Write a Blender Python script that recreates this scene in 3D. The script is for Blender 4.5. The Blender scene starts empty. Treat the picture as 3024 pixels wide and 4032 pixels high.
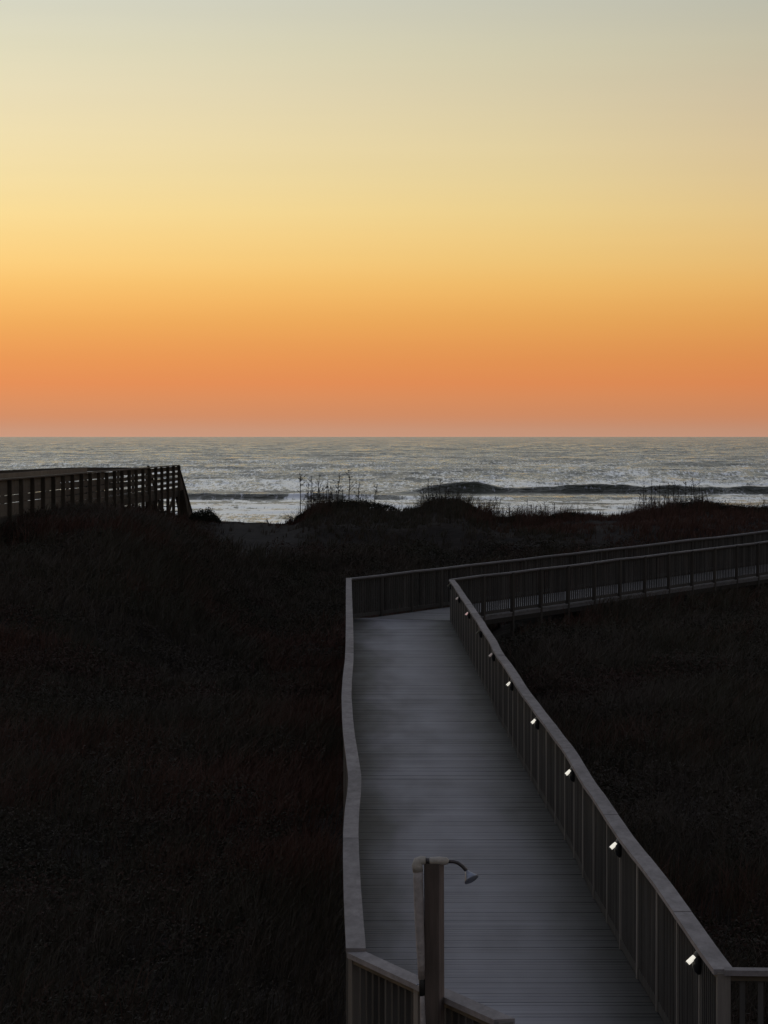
import bpy, math, random
import numpy as np
from mathutils import Vector, Matrix

random.seed(7)
rng = np.random.default_rng(7)
S = bpy.context.scene
COL = S.collection
F = 13500.0            # focal length of the photograph in its own pixels
CAMZ = 4.75            # the eye above the boardwalk deck (deck = 0)
SEA = -5.25
HOR = 1718.0

def at(px, py, d):
    return Vector(((px - 1512) / F * d, d, CAMZ - (py - HOR) / F * d))

# ------------------------------------------------------------------ helpers
class MB:
    """collects pieces of one mesh; every face carries a 'tone'"""
    def __init__(self):
        self.v, self.f, self.t, self.s, self.a = [], [], [], [], []
    def add(self, vs, fs, tone=1.0, smooth=False):
        b = len(self.v)
        self.v += [tuple(p) for p in vs]
        for q in fs:
            self.f.append(tuple(b + i for i in q)); self.t.append(tone); self.s.append(smooth)
    def box(self, c, ax, ay, az, tone=1.0):
        c, ax, ay, az = Vector(c), Vector(ax), Vector(ay), Vector(az)
        vs = [c + sx * ax + sy * ay + sz * az for sz in (-1, 1) for sy in (-1, 1) for sx in (-1, 1)]
        fs = [(0, 2, 3, 1), (4, 5, 7, 6), (0, 1, 5, 4), (2, 6, 7, 3), (0, 4, 6, 2), (1, 3, 7, 5)]
        self.add(vs, fs, tone)
    def beam(self, p, q, w, h, tone=1.0, up=(0, 0, 1), ext=0.0):
        p, q = Vector(p), Vector(q)
        d = (q - p); L = d.length; d.normalize()
        s = d.cross(Vector(up)).normalized(); u = s.cross(d).normalized()
        self.box((p + q) / 2, d * (L / 2 + ext), s * (w / 2), u * (h / 2), tone)
    def sweep(self, pts, w, h, tone=1.0):
        """rectangular bar along a horizontal path; pts are the centre of its section"""
        pts = [Vector(p) for p in pts]
        vs = []
        for i, p in enumerate(pts):
            a, b = pts[max(0, i - 1)], pts[min(len(pts) - 1, i + 1)]
            t = Vector((b.x - a.x, b.y - a.y, 0)).normalized()
            s = Vector((t.y, -t.x, 0))
            for sx, sz in ((-1, -1), (1, -1), (1, 1), (-1, 1)):
                vs.append(p + s * (sx * w / 2) + Vector((0, 0, sz * h / 2)))
        fs = []
        n = len(pts)
        for i in range(n - 1):
            for k in range(4):
                a, b = i * 4 + k, i * 4 + (k + 1) % 4
                fs.append((a, a + 4, b + 4, b))
        fs.append((0, 1, 2, 3)); e = (n - 1) * 4; fs.append((e + 3, e + 2, e + 1, e))
        self.add(vs, fs, tone)
    def tube(self, pts, rs, n=10, tone=1.0, cap=True, smooth=True):
        pts = [Vector(p) for p in pts]
        vs = []; ref = None
        for i, p in enumerate(pts):
            t = (pts[min(len(pts) - 1, i + 1)] - pts[max(0, i - 1)]).normalized()
            if ref is None:
                ref = t.orthogonal().normalized()
            ref = (ref - t * ref.dot(t)).normalized()
            o = t.cross(ref)
            r = rs[i] if isinstance(rs, (list, tuple)) else rs
            for k in range(n):
                a = 2 * math.pi * k / n
                vs.append(p + ref * (math.cos(a) * r) + o * (math.sin(a) * r))
        fs = []
        for i in range(len(pts) - 1):
            for k in range(n):
                a, b = i * n + k, i * n + (k + 1) % n
                fs.append((a, b, b + n, a + n))
        self.add(vs, fs, tone, smooth)
        if cap:
            b = len(self.v) - len(vs)
            self.f.append(tuple(b + k for k in reversed(range(n)))); self.t.append(tone); self.s.append(False)
            e = b + (len(pts) - 1) * n
            self.f.append(tuple(e + k for k in range(n))); self.t.append(tone); self.s.append(False)
    def build(self, name, mat, parent=None, origin=None):
        o0 = parent.location if (parent is not None and origin is None) else (Vector(origin) if origin is not None else Vector())
        me = bpy.data.meshes.new(name)
        me.from_pydata([(x - o0.x, y - o0.y, z - o0.z) for x, y, z in self.v], [], self.f)
        a = me.attributes.new('tone', 'FLOAT', 'FACE'); a.data.foreach_set('value', self.t)
        if self.a:
            a = me.attributes.new('across', 'FLOAT', 'POINT'); a.data.foreach_set('value', self.a)
        me.polygons.foreach_set('use_smooth', self.s)
        me.materials.append(mat)
        o = bpy.data.objects.new(name, me); COL.objects.link(o)
        if parent is not None:
            o.parent = parent
        elif origin is not None:
            o.location = o0
        return o

def bulk(name, verts, faces_flat, loops_per, mat, tone=None, tint=None, smooth=False):
    """numpy mesh: faces all of one size"""
    me = bpy.data.meshes.new(name)
    nv = len(verts); nf = len(faces_flat) // loops_per
    me.vertices.add(nv); me.vertices.foreach_set('co', np.asarray(verts, np.float32).ravel())
    me.loops.add(len(faces_flat)); me.loops.foreach_set('vertex_index', np.asarray(faces_flat, np.int32))
    me.polygons.add(nf); me.polygons.foreach_set('loop_start', np.arange(0, nf * loops_per, loops_per, dtype=np.int32))
    me.update(calc_edges=True); me.validate()
    me.polygons.foreach_set('use_smooth', np.full(len(me.polygons), smooth))
    for nm, arr in (('tone', tone), ('tint', tint)):
        if arr is not None:
            a = me.attributes.new(nm, 'FLOAT', 'POINT'); a.data.foreach_set('value', np.asarray(arr, np.float32))
    me.materials.append(mat)
    o = bpy.data.objects.new(name, me); COL.objects.link(o)
    return o

def tag(o, label=None, cat=None, group=None, kind=None):
    if label: o['label'] = label
    if cat: o['category'] = cat
    if group: o['group'] = group
    if kind: o['kind'] = kind
    return o

def thing(name, label, cat, loc=(0, 0, 0), group=None):
    o = bpy.data.objects.new(name, None); COL.objects.link(o); o.location = loc
    o.empty_display_size = 0.2
    return tag(o, label, cat, group)

def smooth01(a, b, x):
    t = np.clip((np.asarray(x, float) - a) / (b - a), 0, 1)
    return t * t * (3 - 2 * t)

def vnoise(x, y, seed=0):
    """cheap smooth value noise, numpy"""
    x = np.asarray(x, float); y = np.asarray(y, float)
    xi = np.floor(x).astype(np.int64); yi = np.floor(y).astype(np.int64)
    fx = x - xi; fy = y - yi
    fx = fx * fx * (3 - 2 * fx); fy = fy * fy * (3 - 2 * fy)
    def h(i, j):
        n = (i * 374761393 + j * 668265263 + seed * 1442695041) & 0xFFFFFFFF
        n = ((n ^ (n >> 13)) * 1274126177) & 0xFFFFFFFF
        return ((n ^ (n >> 16)) & 0xFFFF) / 65535.0
    a, b, c, d = h(xi, yi), h(xi + 1, yi), h(xi, yi + 1), h(xi + 1, yi + 1)
    return (a * (1 - fx) + b * fx) * (1 - fy) + (c * (1 - fx) + d * fx) * fy

def fbm(x, y, seed=0, octv=4):
    s = 0; a = 0.5; n = 0
    for k in range(octv):
        s = s + a * vnoise(x * 2 ** k, y * 2 ** k, seed + k); n += a; a *= 0.5
    return s / n

# ------------------------------------------------------------------ materials
def new_mat(name):
    m = bpy.data.materials.new(name); m.use_nodes = True
    nt = m.node_tree; b = nt.nodes['Principled BSDF']
    return m, nt, b

def N(nt, kind, **kw):
    n = nt.nodes.new(kind)
    for k, v in kw.items(): setattr(n, k, v)
    return n

def wood(name, col, grain=(1, 1, 1), var=0.35, rough=0.75, bump=0.3, warm=None, blotch=0.8, mid_gain=None):
    m, nt, b = new_mat(name); L = nt.links.new
    tc = N(nt, 'ShaderNodeTexCoord'); geo = N(nt, 'ShaderNodeNewGeometry')
    mp = N(nt, 'ShaderNodeMapping'); mp.inputs['Scale'].default_value = grain
    L(geo.outputs['Position'], mp.inputs['Vector'])
    n1 = N(nt, 'ShaderNodeTexNoise'); n1.inputs['Scale'].default_value = 1.0; n1.inputs['Detail'].default_value = 6; n1.inputs['Roughness'].default_value = 0.7
    L(mp.outputs[0], n1.inputs['Vector'])
    n2 = N(nt, 'ShaderNodeTexNoise'); n2.inputs['Scale'].default_value = blotch; n2.inputs['Detail'].default_value = 4
    L(geo.outputs['Position'], n2.inputs['Vector'])
    at_ = N(nt, 'ShaderNodeAttribute'); at_.attribute_name = 'tone'
    mr = N(nt, 'ShaderNodeMapRange'); mr.inputs['From Min'].default_value = 0.25; mr.inputs['From Max'].default_value = 0.75
    mr.inputs['To Min'].default_value = 1 - var; mr.inputs['To Max'].default_value = 1 + var
    L(n1.outputs['Fac'], mr.inputs['Value'])
    mr2 = N(nt, 'ShaderNodeMapRange'); mr2.inputs['From Min'].default_value = 0.3; mr2.inputs['From Max'].default_value = 0.7
    mr2.inputs['To Min'].default_value = 0.8; mr2.inputs['To Max'].default_value = 1.2
    L(n2.outputs['Fac'], mr2.inputs['Value'])
    m1 = N(nt, 'ShaderNodeMath', operation='MULTIPLY'); L(mr.outputs[0], m1.inputs[0]); L(mr2.outputs[0], m1.inputs[1])
    m2 = N(nt, 'ShaderNodeMath', operation='MULTIPLY'); L(m1.outputs[0], m2.inputs[0]); L(at_.outputs['Fac'], m2.inputs[1])
    last = m2
    if mid_gain:
        # each board is paler along a middle strip and darkens towards the rails
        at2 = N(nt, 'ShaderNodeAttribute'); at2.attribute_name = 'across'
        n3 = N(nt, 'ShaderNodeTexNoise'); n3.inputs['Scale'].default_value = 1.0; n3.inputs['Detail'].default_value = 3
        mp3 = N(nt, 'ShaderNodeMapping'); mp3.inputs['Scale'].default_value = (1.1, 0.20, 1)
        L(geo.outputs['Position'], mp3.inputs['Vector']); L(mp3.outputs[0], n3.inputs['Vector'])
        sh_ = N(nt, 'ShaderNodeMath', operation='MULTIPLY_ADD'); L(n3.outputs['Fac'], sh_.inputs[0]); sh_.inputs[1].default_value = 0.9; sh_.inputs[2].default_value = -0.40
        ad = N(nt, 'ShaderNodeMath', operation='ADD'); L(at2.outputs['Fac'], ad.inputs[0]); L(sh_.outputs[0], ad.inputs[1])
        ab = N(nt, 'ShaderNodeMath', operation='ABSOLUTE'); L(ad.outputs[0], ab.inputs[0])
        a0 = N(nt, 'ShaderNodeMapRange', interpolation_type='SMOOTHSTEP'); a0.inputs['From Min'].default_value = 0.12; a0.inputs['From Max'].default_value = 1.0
        a0.inputs['To Min'].default_value = 1.0 + mid_gain; a0.inputs['To Max'].default_value = 0.06; L(ab.outputs[0], a0.inputs['Value'])
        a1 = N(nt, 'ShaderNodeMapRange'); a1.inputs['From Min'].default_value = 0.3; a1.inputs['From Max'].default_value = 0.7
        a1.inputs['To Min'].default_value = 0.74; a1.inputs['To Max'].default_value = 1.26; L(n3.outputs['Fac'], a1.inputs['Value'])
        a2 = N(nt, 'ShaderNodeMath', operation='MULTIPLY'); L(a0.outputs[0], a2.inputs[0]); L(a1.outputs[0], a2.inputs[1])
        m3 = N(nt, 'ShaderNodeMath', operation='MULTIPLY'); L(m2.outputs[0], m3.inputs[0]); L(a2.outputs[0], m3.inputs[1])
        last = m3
    mix = N(nt, 'ShaderNodeMix', data_type='RGBA'); mix.blend_type = 'MIX'
    mix.inputs['A'].default_value = (*col, 1); mix.inputs['B'].default_value = (*(warm or [c * 0.8 for c in col]), 1)
    L(n2.outputs['Fac'], mix.inputs['Factor'])
    vm = N(nt, 'ShaderNodeVectorMath', operation='SCALE'); L(mix.outputs['Result'], vm.inputs[0]); L(last.outputs[0], vm.inputs['Scale'])
    L(vm.outputs[0], b.inputs['Base Color'])
    b.inputs['Roughness'].default_value = rough; b.inputs['Specular IOR Level'].default_value = 0.22
    bp = N(nt, 'ShaderNodeBump'); bp.inputs['Strength'].default_value = bump; bp.inputs['Distance'].default_value = 0.004
    L(n1.outputs['Fac'], bp.inputs['Height']); L(bp.outputs[0], b.inputs['Normal'])
    return m

def plain(name, col, rough=0.5, metal=0.0, nscale=30, var=0.2, bump=0.0, bscale=80):
    m, nt, b = new_mat(name); L = nt.links.new
    geo = N(nt, 'ShaderNodeNewGeometry')
    n1 = N(nt, 'ShaderNodeTexNoise'); n1.inputs['Scale'].default_value = nscale; n1.inputs['Detail'].default_value = 5
    L(geo.outputs['Position'], n1.inputs['Vector'])
    mr = N(nt, 'ShaderNodeMapRange'); mr.inputs['From Min'].default_value = 0.3; mr.inputs['From Max'].default_value = 0.7
    mr.inputs['To Min'].default_value = 1 - var; mr.inputs['To Max'].default_value = 1 + var
    L(n1.outputs['Fac'], mr.inputs['Value'])
    vm = N(nt, 'ShaderNodeVectorMath', operation='SCALE'); vm.inputs[0].default_value = col; L(mr.outputs[0], vm.inputs['Scale'])
    L(vm.outputs[0], b.inputs['Base Color'])
    b.inputs['Roughness'].default_value = rough; b.inputs['Metallic'].default_value = metal
    if bump:
        n2 = N(nt, 'ShaderNodeTexNoise'); n2.inputs['Scale'].default_value = bscale; L(geo.outputs['Position'], n2.inputs['Vector'])
        bp = N(nt, 'ShaderNodeBump'); bp.inputs['Strength'].default_value = bump; bp.inputs['Distance'].default_value = 0.01
        L(n2.outputs['Fac'], bp.inputs['Height']); L(bp.outputs[0], b.inputs['Normal'])
    return m

def glow(name, col, strength):
    m, nt, b = new_mat(name)
    b.inputs['Base Color'].default_value = (0.75, 0.74, 0.7, 1); b.inputs['Roughness'].default_value = 0.3
    b.inputs['Emission Color'].default_value = (*col, 1); b.inputs['Emission Strength'].default_value = strength
    return m

def veg(name, a, c, e, rough=0.8):
    """leaf and blade material: colour picked by the 'tint' of each plant"""
    m, nt, b = new_mat(name); L = nt.links.new
    t = N(nt, 'ShaderNodeAttribute'); t.attribute_name = 'tint'
    r = N(nt, 'ShaderNodeValToRGB'); cr = r.color_ramp
    cr.elements[0].position = 0.15; cr.elements[0].color = (*a, 1)
    cr.elements[1].position = 0.9; cr.elements[1].color = (*e, 1)
    k = cr.elements.new(0.5); k.color = (*c, 1)
    L(t.outputs['Fac'], r.inputs['Fac']); L(r.outputs['Color'], b.inputs['Base Color'])
    b.inputs['Roughness'].default_value = rough
    b.inputs['Specular IOR Level'].default_value = 0.15
    return m

M = {}
M['deck'] = wood('deck_boards', (0.262, 0.263, 0.304), grain=(0.6, 16, 16), var=0.13, rough=0.62, bump=0.35, warm=(0.236, 0.232, 0.26), blotch=0.5, mid_gain=0.06)
M['cap'] = wood('weathered_cap', (0.315, 0.292, 0.295), grain=(12, 3.0, 12), var=0.34, rough=0.8, warm=(0.275, 0.252, 0.25), blotch=1.2)
M['cap_leg'] = wood('weathered_cap_leg', (0.25, 0.242, 0.25), grain=(7, 7, 7), var=0.22, rough=0.8, blotch=1.2)
M['rail'] = wood('rail_timber', (0.15, 0.125, 0.10), grain=(6, 1, 14), var=0.3, rough=0.8, warm=(0.17, 0.13, 0.075), blotch=1.6)
M['post'] = wood('post_timber', (0.27, 0.245, 0.22), grain=(14, 14, 0.8), var=0.3, rough=0.8, warm=(0.21, 0.185, 0.16), blotch=1.0)
M['baluster'] = wood('baluster_timber', (0.088, 0.083, 0.078), grain=(16, 16, 1.0), var=0.35, rough=0.8, warm=(0.07, 0.064, 0.058), blotch=1.4)
M['dark_post'] = wood('dark_post_timber', (0.09, 0.08, 0.07), grain=(14, 14, 0.8), var=0.3, rough=0.85, warm=(0.06, 0.055, 0.05))
M['old'] = wood('old_walkover_timber', (0.105, 0.084, 0.066), grain=(5, 5, 2), var=0.35, rough=0.85, warm=(0.062, 0.056, 0.042), blotch=0.5)
M['shower_post'] = wood('shower_post_timber', (0.14, 0.112, 0.098), grain=(16, 16, 1.2), var=0.4, rough=0.75, warm=(0.095, 0.076, 0.068), blotch=3.0)
M['foam'] = plain('pipe_foam', (0.50, 0.455, 0.44), rough=0.9, nscale=25, var=0.2, bump=0.5, bscale=60)
M['foam_top'] = plain('pipe_foam_pale', (0.62, 0.58, 0.52), rough=0.9, nscale=25, var=0.15, bump=0.4, bscale=60)
M['chrome'] = plain('brushed_steel', (0.42, 0.46, 0.54), rough=0.3, metal=0.45, nscale=40, var=0.15)
M['dark_metal'] = plain('dark_steel', (0.11, 0.10, 0.10), rough=0.35, metal=0.5, nscale=40)
M['black'] = plain('black_plastic', (0.012, 0.013, 0.014), rough=0.45, nscale=40)
M['collar'] = plain('lamp_collar', (0.22, 0.22, 0.20), rough=0.5, nscale=60)
M['sandy'] = None

# ------------------------------------------------------------------ terrain
SKY_X = [-400, 0, 300, 580, 740, 800, 870, 960, 1060, 1140, 1180, 1215, 1270, 1340, 1400, 1440, 1520, 1600, 1650, 1690, 1740, 1790, 1840, 1890, 1960, 2040, 2110, 2190, 2260, 2330, 2440, 2500, 2580, 2660, 2750, 2850, 2940, 3024, 3400]
SKY_Y = [1996, 1996, 1996, 2004, 2046, 2040, 2046, 2050, 2056, 2058, 2044, 2024, 2004, 1992, 1990, 1994, 2006, 2012, 1998, 1988, 1984, 1988, 2000, 2026, 2042, 2044, 2042, 2030, 2024, 2026, 2028, 2018, 2008, 2000, 1992, 1998, 2006, 2008, 2020]
CREST_D = 138.0
_cx = (np.array(SKY_X) - 1512) / F * CREST_D
_cz = CAMZ - (np.array(SKY_Y) - HOR) / F * CREST_D
def terrain(x, d):
    x = np.asarray(x, float); d = np.asarray(d, float)
    crest = np.interp(x, _cx, _cz) - 0.12
    ks = [(-400, -1.6), (20, -1.5), (60, -1.35), (90, -1.25), (105, -0.9), (115, 0.0), (127, 1.0)]
    base = np.interp(d, [k[0] for k in ks], [k[1] for k in ks])
    kr = [(-400, -1.6), (20, -1.5), (50, -1.3), (70, -1.05), (88, -0.62), (105, -0.35), (115, 0.1), (127, 1.0)]
    wr = smooth01(2.2, 4.0, x)
    base = base * (1 - wr) + np.interp(d, [k[0] for k in kr], [k[1] for k in kr]) * wr
    kl = [(-400, -1.6), (20, -1.5), (55, -1.2), (75, -0.5), (90, 0.9), (100, 1.75), (110, 2.0), (127, 1.8)]
    left = np.interp(d, [k[0] for k in kl], [k[1] for k in kl])
    w = smooth01(-2.5, -8.0, x) * smooth01(20, 40, d)
    w = w * (1 - smooth01(112, 128, d) * smooth01(-9.0, -7.6, x))
    z = base * (1 - w) + left * w
    z = z + (crest - z) * smooth01(118, 137, d)
    beach = np.interp(d, [140, 150, 175, 230, 330, 420, 520], [0, -1.1, -5.6, -7.4, -8.9, -10.4, -13])
    z = np.where(d > 139, crest + (beach) * 1.0, z)
    z = np.where(d > 170, np.maximum(-16, np.interp(d, [170, 230, 330, 420, 600], [-3.1, -4.1, -4.75, -5.7, -9])), z)
    fade = smooth01(165, 140, d)
    z = z + fade * ((fbm(x * 0.33 + 3, d * 0.22, 3) - 0.5) * 0.5 * smooth01(138, 118, d) + (fbm(x * 1.3, d * 1.1, 9) - 0.5) * 0.16)
    return z

xs = np.concatenate([[-2500, -900, -400, -200, -120, -80], np.arange(-60, 60.01, 0.4), [80, 120, 200, 400, 900, 2500]])
ds = np.concatenate([[-2500, -600, -200, -60, -10], np.arange(5, 185, 0.4), np.arange(185, 620, 9.0)])
GX, GD = np.meshgrid(xs, ds)
GZ = terrain(GX, GD)
V = np.stack([GX.ravel(), GD.ravel(), GZ.ravel()], 1)
nx, nd = len(xs), len(ds)
ii, jj = np.meshgrid(np.arange(nd - 1), np.arange(nx - 1), indexing='ij')
q = (ii * nx + jj).ravel()
FL = np.stack([q, q + 1, q + nx + 1, q + nx], 1).ravel()

m, nt, b = new_mat('dune_sand'); L = nt.links.new
geo = N(nt, 'ShaderNodeNewGeometry')
n1 = N(nt, 'ShaderNodeTexNoise'); n1.inputs['Scale'].default_value = 0.7; n1.inputs['Detail'].default_value = 8; n1.inputs['Roughness'].default_value = 0.65
L(geo.outputs['Position'], n1.inputs['Vector'])
tn = N(nt, 'ShaderNodeAttribute'); tn.attribute_name = 'tint'
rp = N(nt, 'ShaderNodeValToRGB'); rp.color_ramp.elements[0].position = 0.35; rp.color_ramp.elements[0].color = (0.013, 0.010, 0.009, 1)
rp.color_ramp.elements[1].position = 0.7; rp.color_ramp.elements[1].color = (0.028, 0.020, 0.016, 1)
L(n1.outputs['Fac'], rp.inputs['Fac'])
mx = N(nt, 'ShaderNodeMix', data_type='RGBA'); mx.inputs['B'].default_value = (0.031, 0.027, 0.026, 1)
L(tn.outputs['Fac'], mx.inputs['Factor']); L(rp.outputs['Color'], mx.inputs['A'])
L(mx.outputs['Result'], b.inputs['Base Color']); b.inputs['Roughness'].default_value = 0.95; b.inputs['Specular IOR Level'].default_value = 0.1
bp = N(nt, 'ShaderNodeBump'); bp.inputs['Strength'].default_value = 0.6; bp.inputs['Distance'].default_value = 0.1
n2 = N(nt, 'ShaderNodeTexNoise'); n2.inputs['Scale'].default_value = 4; n2.inputs['Detail'].default_value = 6
L(geo.outputs['Position'], n2.inputs['Vector']); L(n2.outputs['Fac'], bp.inputs['Height']); L(bp.outputs[0], b.inputs['Normal'])
M['sandy'] = m

def bare_sand(x, d):
    """where the dune is open sand: the beach, the footpath to it, a blow-out on the right"""
    x = np.asarray(x, float); d = np.asarray(d, float)
    px = 1512 + x / d * F
    n = (fbm(x * 0.8, d * 0.4, 21) - 0.5) * 120
    pth = smooth01(0, 60, px + n - np.interp(d, [112, 122, 140], [760, 800, 800])) * smooth01(0, 60, np.interp(d, [112, 122, 140], [1000, 1220, 1180]) - px - n) * smooth01(110, 122, d)
    blow = np.exp(-(((px + n - 2390) / 90) ** 2)) * smooth01(119, 126, d) * 0.8
    return np.clip(np.maximum(np.maximum(pth, blow), smooth01(142, 160, d)), 0, 1)
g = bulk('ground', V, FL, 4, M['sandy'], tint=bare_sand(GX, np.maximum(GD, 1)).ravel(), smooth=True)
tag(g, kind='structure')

# ------------------------------------------------------------------ sea
BX = lambda px, d: (px - 1512) / F * d
def wave_shape(u, front, back):
    return np.where(u < 0, np.exp(-(u / front) ** 2), np.exp(-(u / back) ** 2))
def sea_h(x, d):
    h = np.zeros_like(x)
    wob = (fbm(x * 0.05, x * 0 + 4.2, 31) - 0.5)
    # the main breaker
    A = 1.75 * np.exp(-((x - 14.0) / 7.5) ** 2) + 1.5 * np.exp(-((x - 40) / 15.0) ** 2) + 1.0 * np.exp(-((x - 66) / 16.0) ** 2) + 0.15
    A = A * (0.68 + 0.62 * fbm(x * 0.22, x * 0, 5, 3)) * smooth01(-16, 6, x)
    dc = 600 + 8 * wob + 3 * np.sin(x * 0.08) + 3.0 * (fbm(x * 0.3, x * 0 + 2, 15, 3) - 0.5)
    h += A * wave_shape(d - dc, 2.3, 20.0)
    # the lower swell on its left
    A2 = 0.72 * smooth01(8, -12, x) * smooth01(-60, -40, x) * (0.8 + 0.4 * vnoise(x * 0.2, x * 0, 6)) + 0.35
    dc2 = 545 + 10 * wob
    h += A2 * wave_shape(d - dc2, 2.3, 16.0)
    # wash and farther swells
    h += 0.35 * wave_shape(d - (482 + 9 * (fbm(x * 0.07, x * 0, 8) - 0.5)), 3, 12) * (0.5 + vnoise(x * 0.08, x * 0, 9))
    h += 0.3 * wave_shape(d - (446 + 9 * (fbm(x * 0.07, x * 0, 18) - 0.5)), 3, 10)
    h += 1.0 * wave_shape(d - (840 + 20 * (fbm(x * 0.03, x * 0, 28) - 0.5)), 9, 34) * (0.25 + 0.9 * smooth01(20, 60, x))
    h += 1.2 * wave_shape(d - (1130 + 30 * (fbm(x * 0.03, x * 0, 38) - 0.5)), 12, 45) * (0.15 + 0.95 * smooth01(70, 100, x))
    # chop
    rid = 1 - np.abs(2 * fbm(x * 0.075, d * 0.035, 41, 4) - 1)
    h += (0.9 * (rid ** 3 - 0.4) + 0.8 * (fbm(x * 0.22, d * 0.05, 43, 3) - 0.5)) * smooth01(600, 700, d)
    h += 0.4 * (fbm(x * 0.12, d * 0.09, 44, 3) - 0.5)
    h += 0.28 * (fbm(x * 0.35, d * 0.4, 42, 3) - 0.5)
    return h
dl = [395.0]
while dl[-1] < 60000:
    d = dl[-1]
    dl.append(d + (0.6 if d < 640 else max(0.6, (d - 640) * 0.005 + 0.6)))
dsea = np.array(dl)
uu = np.linspace(-1, 1, 500)
UU, DD = np.meshgrid(uu, dsea)
XX = UU * (DD * 0.165 + 10)
HH = sea_h(XX, DD) * smooth01(6000, 2500, DD)
# foam where waves break and where the wash runs up the beach
n_f = fbm(XX * 0.22, DD * 0.10, 51, 4); n_g = fbm(XX * 0.05, DD * 0.045, 52, 3); n_h = fbm(XX * 0.9, DD * 0.25, 53, 3)
foam = np.zeros_like(XX)
foam = np.maximum(foam, smooth01(0.50, 0.68, n_f * 0.6 + n_g * 0.5) * smooth01(590, 520, DD) * 0.9)
foam = np.maximum(foam, smooth01(0.44, 0.60, n_f) * np.exp(-((DD - 583) / 7) ** 2) * smooth01(20, 46, XX))
foam = np.maximum(foam, smooth01(0.40, 0.58, n_h) * np.exp(-((DD - 482) / 9) ** 2))
foam = np.maximum(foam, smooth01(0.35, 0.55, n_h) * np.exp(-((DD - 446) / 10) ** 2))
foam = np.maximum(foam, smooth01(0.40, 0.6, n_h) * np.exp(-((DD - 525) / 7) ** 2) * 0.9)
foam = np.maximum(foam, smooth01(0.52, 0.7, n_f * 0.5 + n_g * 0.5) * smooth01(610, 640, DD) * smooth01(900, 640, DD) * 0.75)
foam = np.maximum(foam, smooth01(0.62, 0.78, fbm(XX * 0.10, DD * 0.03, 61, 4)) * smooth01(640, 800, DD) * smooth01(4500, 900, DD) * 0.5)
dcm = 600 + 8 * (fbm(XX * 0.05, XX * 0 + 4.2, 31) - 0.5) + 3 * np.sin(XX * 0.08)
foam = np.maximum(foam, np.exp(-((DD - dcm - 3.2) / 2.6) ** 2) * (0.55 + 0.45 * n_h) * smooth01(-6, 8, XX))
lather_glint = (0.55 + 0.45 * smooth01(0.38, 0.62, fbm(XX * 0.12, DD * 0.03, 63, 4))) * (0.6 + 0.6 * smooth01(0.35, 0.65, fbm(XX * 0.03, DD * 0.012, 64, 3)))
foam = np.maximum(foam, lather_glint * np.interp(DD, [610, 640, 760, 1000, 2200, 6000], [0.0, 0.76, 0.60, 0.38, 0.20, 0.08]))  # open-water cover added to brighten the sea, glints drawn as foam
foam = np.maximum(foam, lather_glint * np.interp(DD, [400, 500, 540, 560], [0.58, 0.36, 0.2, 0.0]))
V = np.stack([XX.ravel(), DD.ravel(), (SEA + HH).ravel()], 1)
nx, nd = len(uu), len(dsea)
ii, jj = np.meshgrid(np.arange(nd - 1), np.arange(nx - 1), indexing='ij')
q = (ii * nx + jj).ravel()
FL = np.stack([q, q + 1, q + nx + 1, q + nx], 1).ravel()

m, nt, b = new_mat('sea_water'); L = nt.links.new
geo = N(nt, 'ShaderNodeNewGeometry')
def wn(scale, detail, rough=0.55):
    mp = N(nt, 'ShaderNodeMapping'); mp.inputs['Scale'].default_value = scale
    L(geo.outputs['Position'], mp.inputs['Vector'])
    n = N(nt, 'ShaderNodeTexNoise'); n.inputs['Scale'].default_value = 1; n.inputs['Detail'].default_value = detail; n.inputs['Roughness'].default_value = rough
    L(mp.outputs[0], n.inputs['Vector']); return n
a1 = wn((0.55, 0.9, 1), 4); a2 = wn((0.10, 0.055, 1), 3); a3 = wn((0.03, 0.012, 1), 3)
b1 = N(nt, 'ShaderNodeBump'); b1.inputs['Strength'].default_value = 1.0; b1.inputs['Distance'].default_value = 0.6
L(a1.outputs['Fac'], b1.inputs['Height'])
b2 = N(nt, 'ShaderNodeBump'); b2.inputs['Strength'].default_value = 1.0; b2.inputs['Distance'].default_value = 0.8
L(a2.outputs['Fac'], b2.inputs['Height']); L(b1.outputs[0], b2.inputs['Normal'])
L(b2.outputs[0], b.inputs['Normal'])
rr = N(nt, 'ShaderNodeMapRange'); rr.inputs['From Min'].default_value = 0.35; rr.inputs['From Max'].default_value = 0.65; rr.inputs['To Min'].default_value = 0.12; rr.inputs['To Max'].default_value = 0.4
L(a3.outputs['Fac'], rr.inputs['Value']); L(rr.outputs[0], b.inputs['Roughness'])
b.inputs['Base Color'].default_value = (0.030, 0.034, 0.013, 1); b.inputs['IOR'].default_value = 1.34
ft = N(nt, 'ShaderNodeAttribute'); ft.attribute_name = 'tone'
fo = N(nt, 'ShaderNodeBsdfPrincipled'); fo.inputs['Base Color'].default_value = (0.80, 0.82, 0.86, 1); fo.inputs['Roughness'].default_value = 0.33; fo.inputs['Metallic'].default_value = 0.85
ms = N(nt, 'ShaderNodeMixShader'); f1 = wn((1.3, 0.13, 1), 5, 0.65); f2 = wn((3.2, 0.5, 1), 3, 0.6)
fm = N(nt, 'ShaderNodeMath', operation='MULTIPLY_ADD'); L(f2.outputs['Fac'], fm.inputs[0]); fm.inputs[1].default_value = 0.35; fm.inputs[2].default_value = -0.175
fa = N(nt, 'ShaderNodeMath', operation='ADD'); L(f1.outputs['Fac'], fa.inputs[0]); L(fm.outputs[0], fa.inputs[1])
fr = N(nt, 'ShaderNodeMapRange'); fr.inputs['From Min'].default_value = 0.30; fr.inputs['From Max'].default_value = 0.70; L(fa.outputs[0], fr.inputs['Value'])
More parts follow.
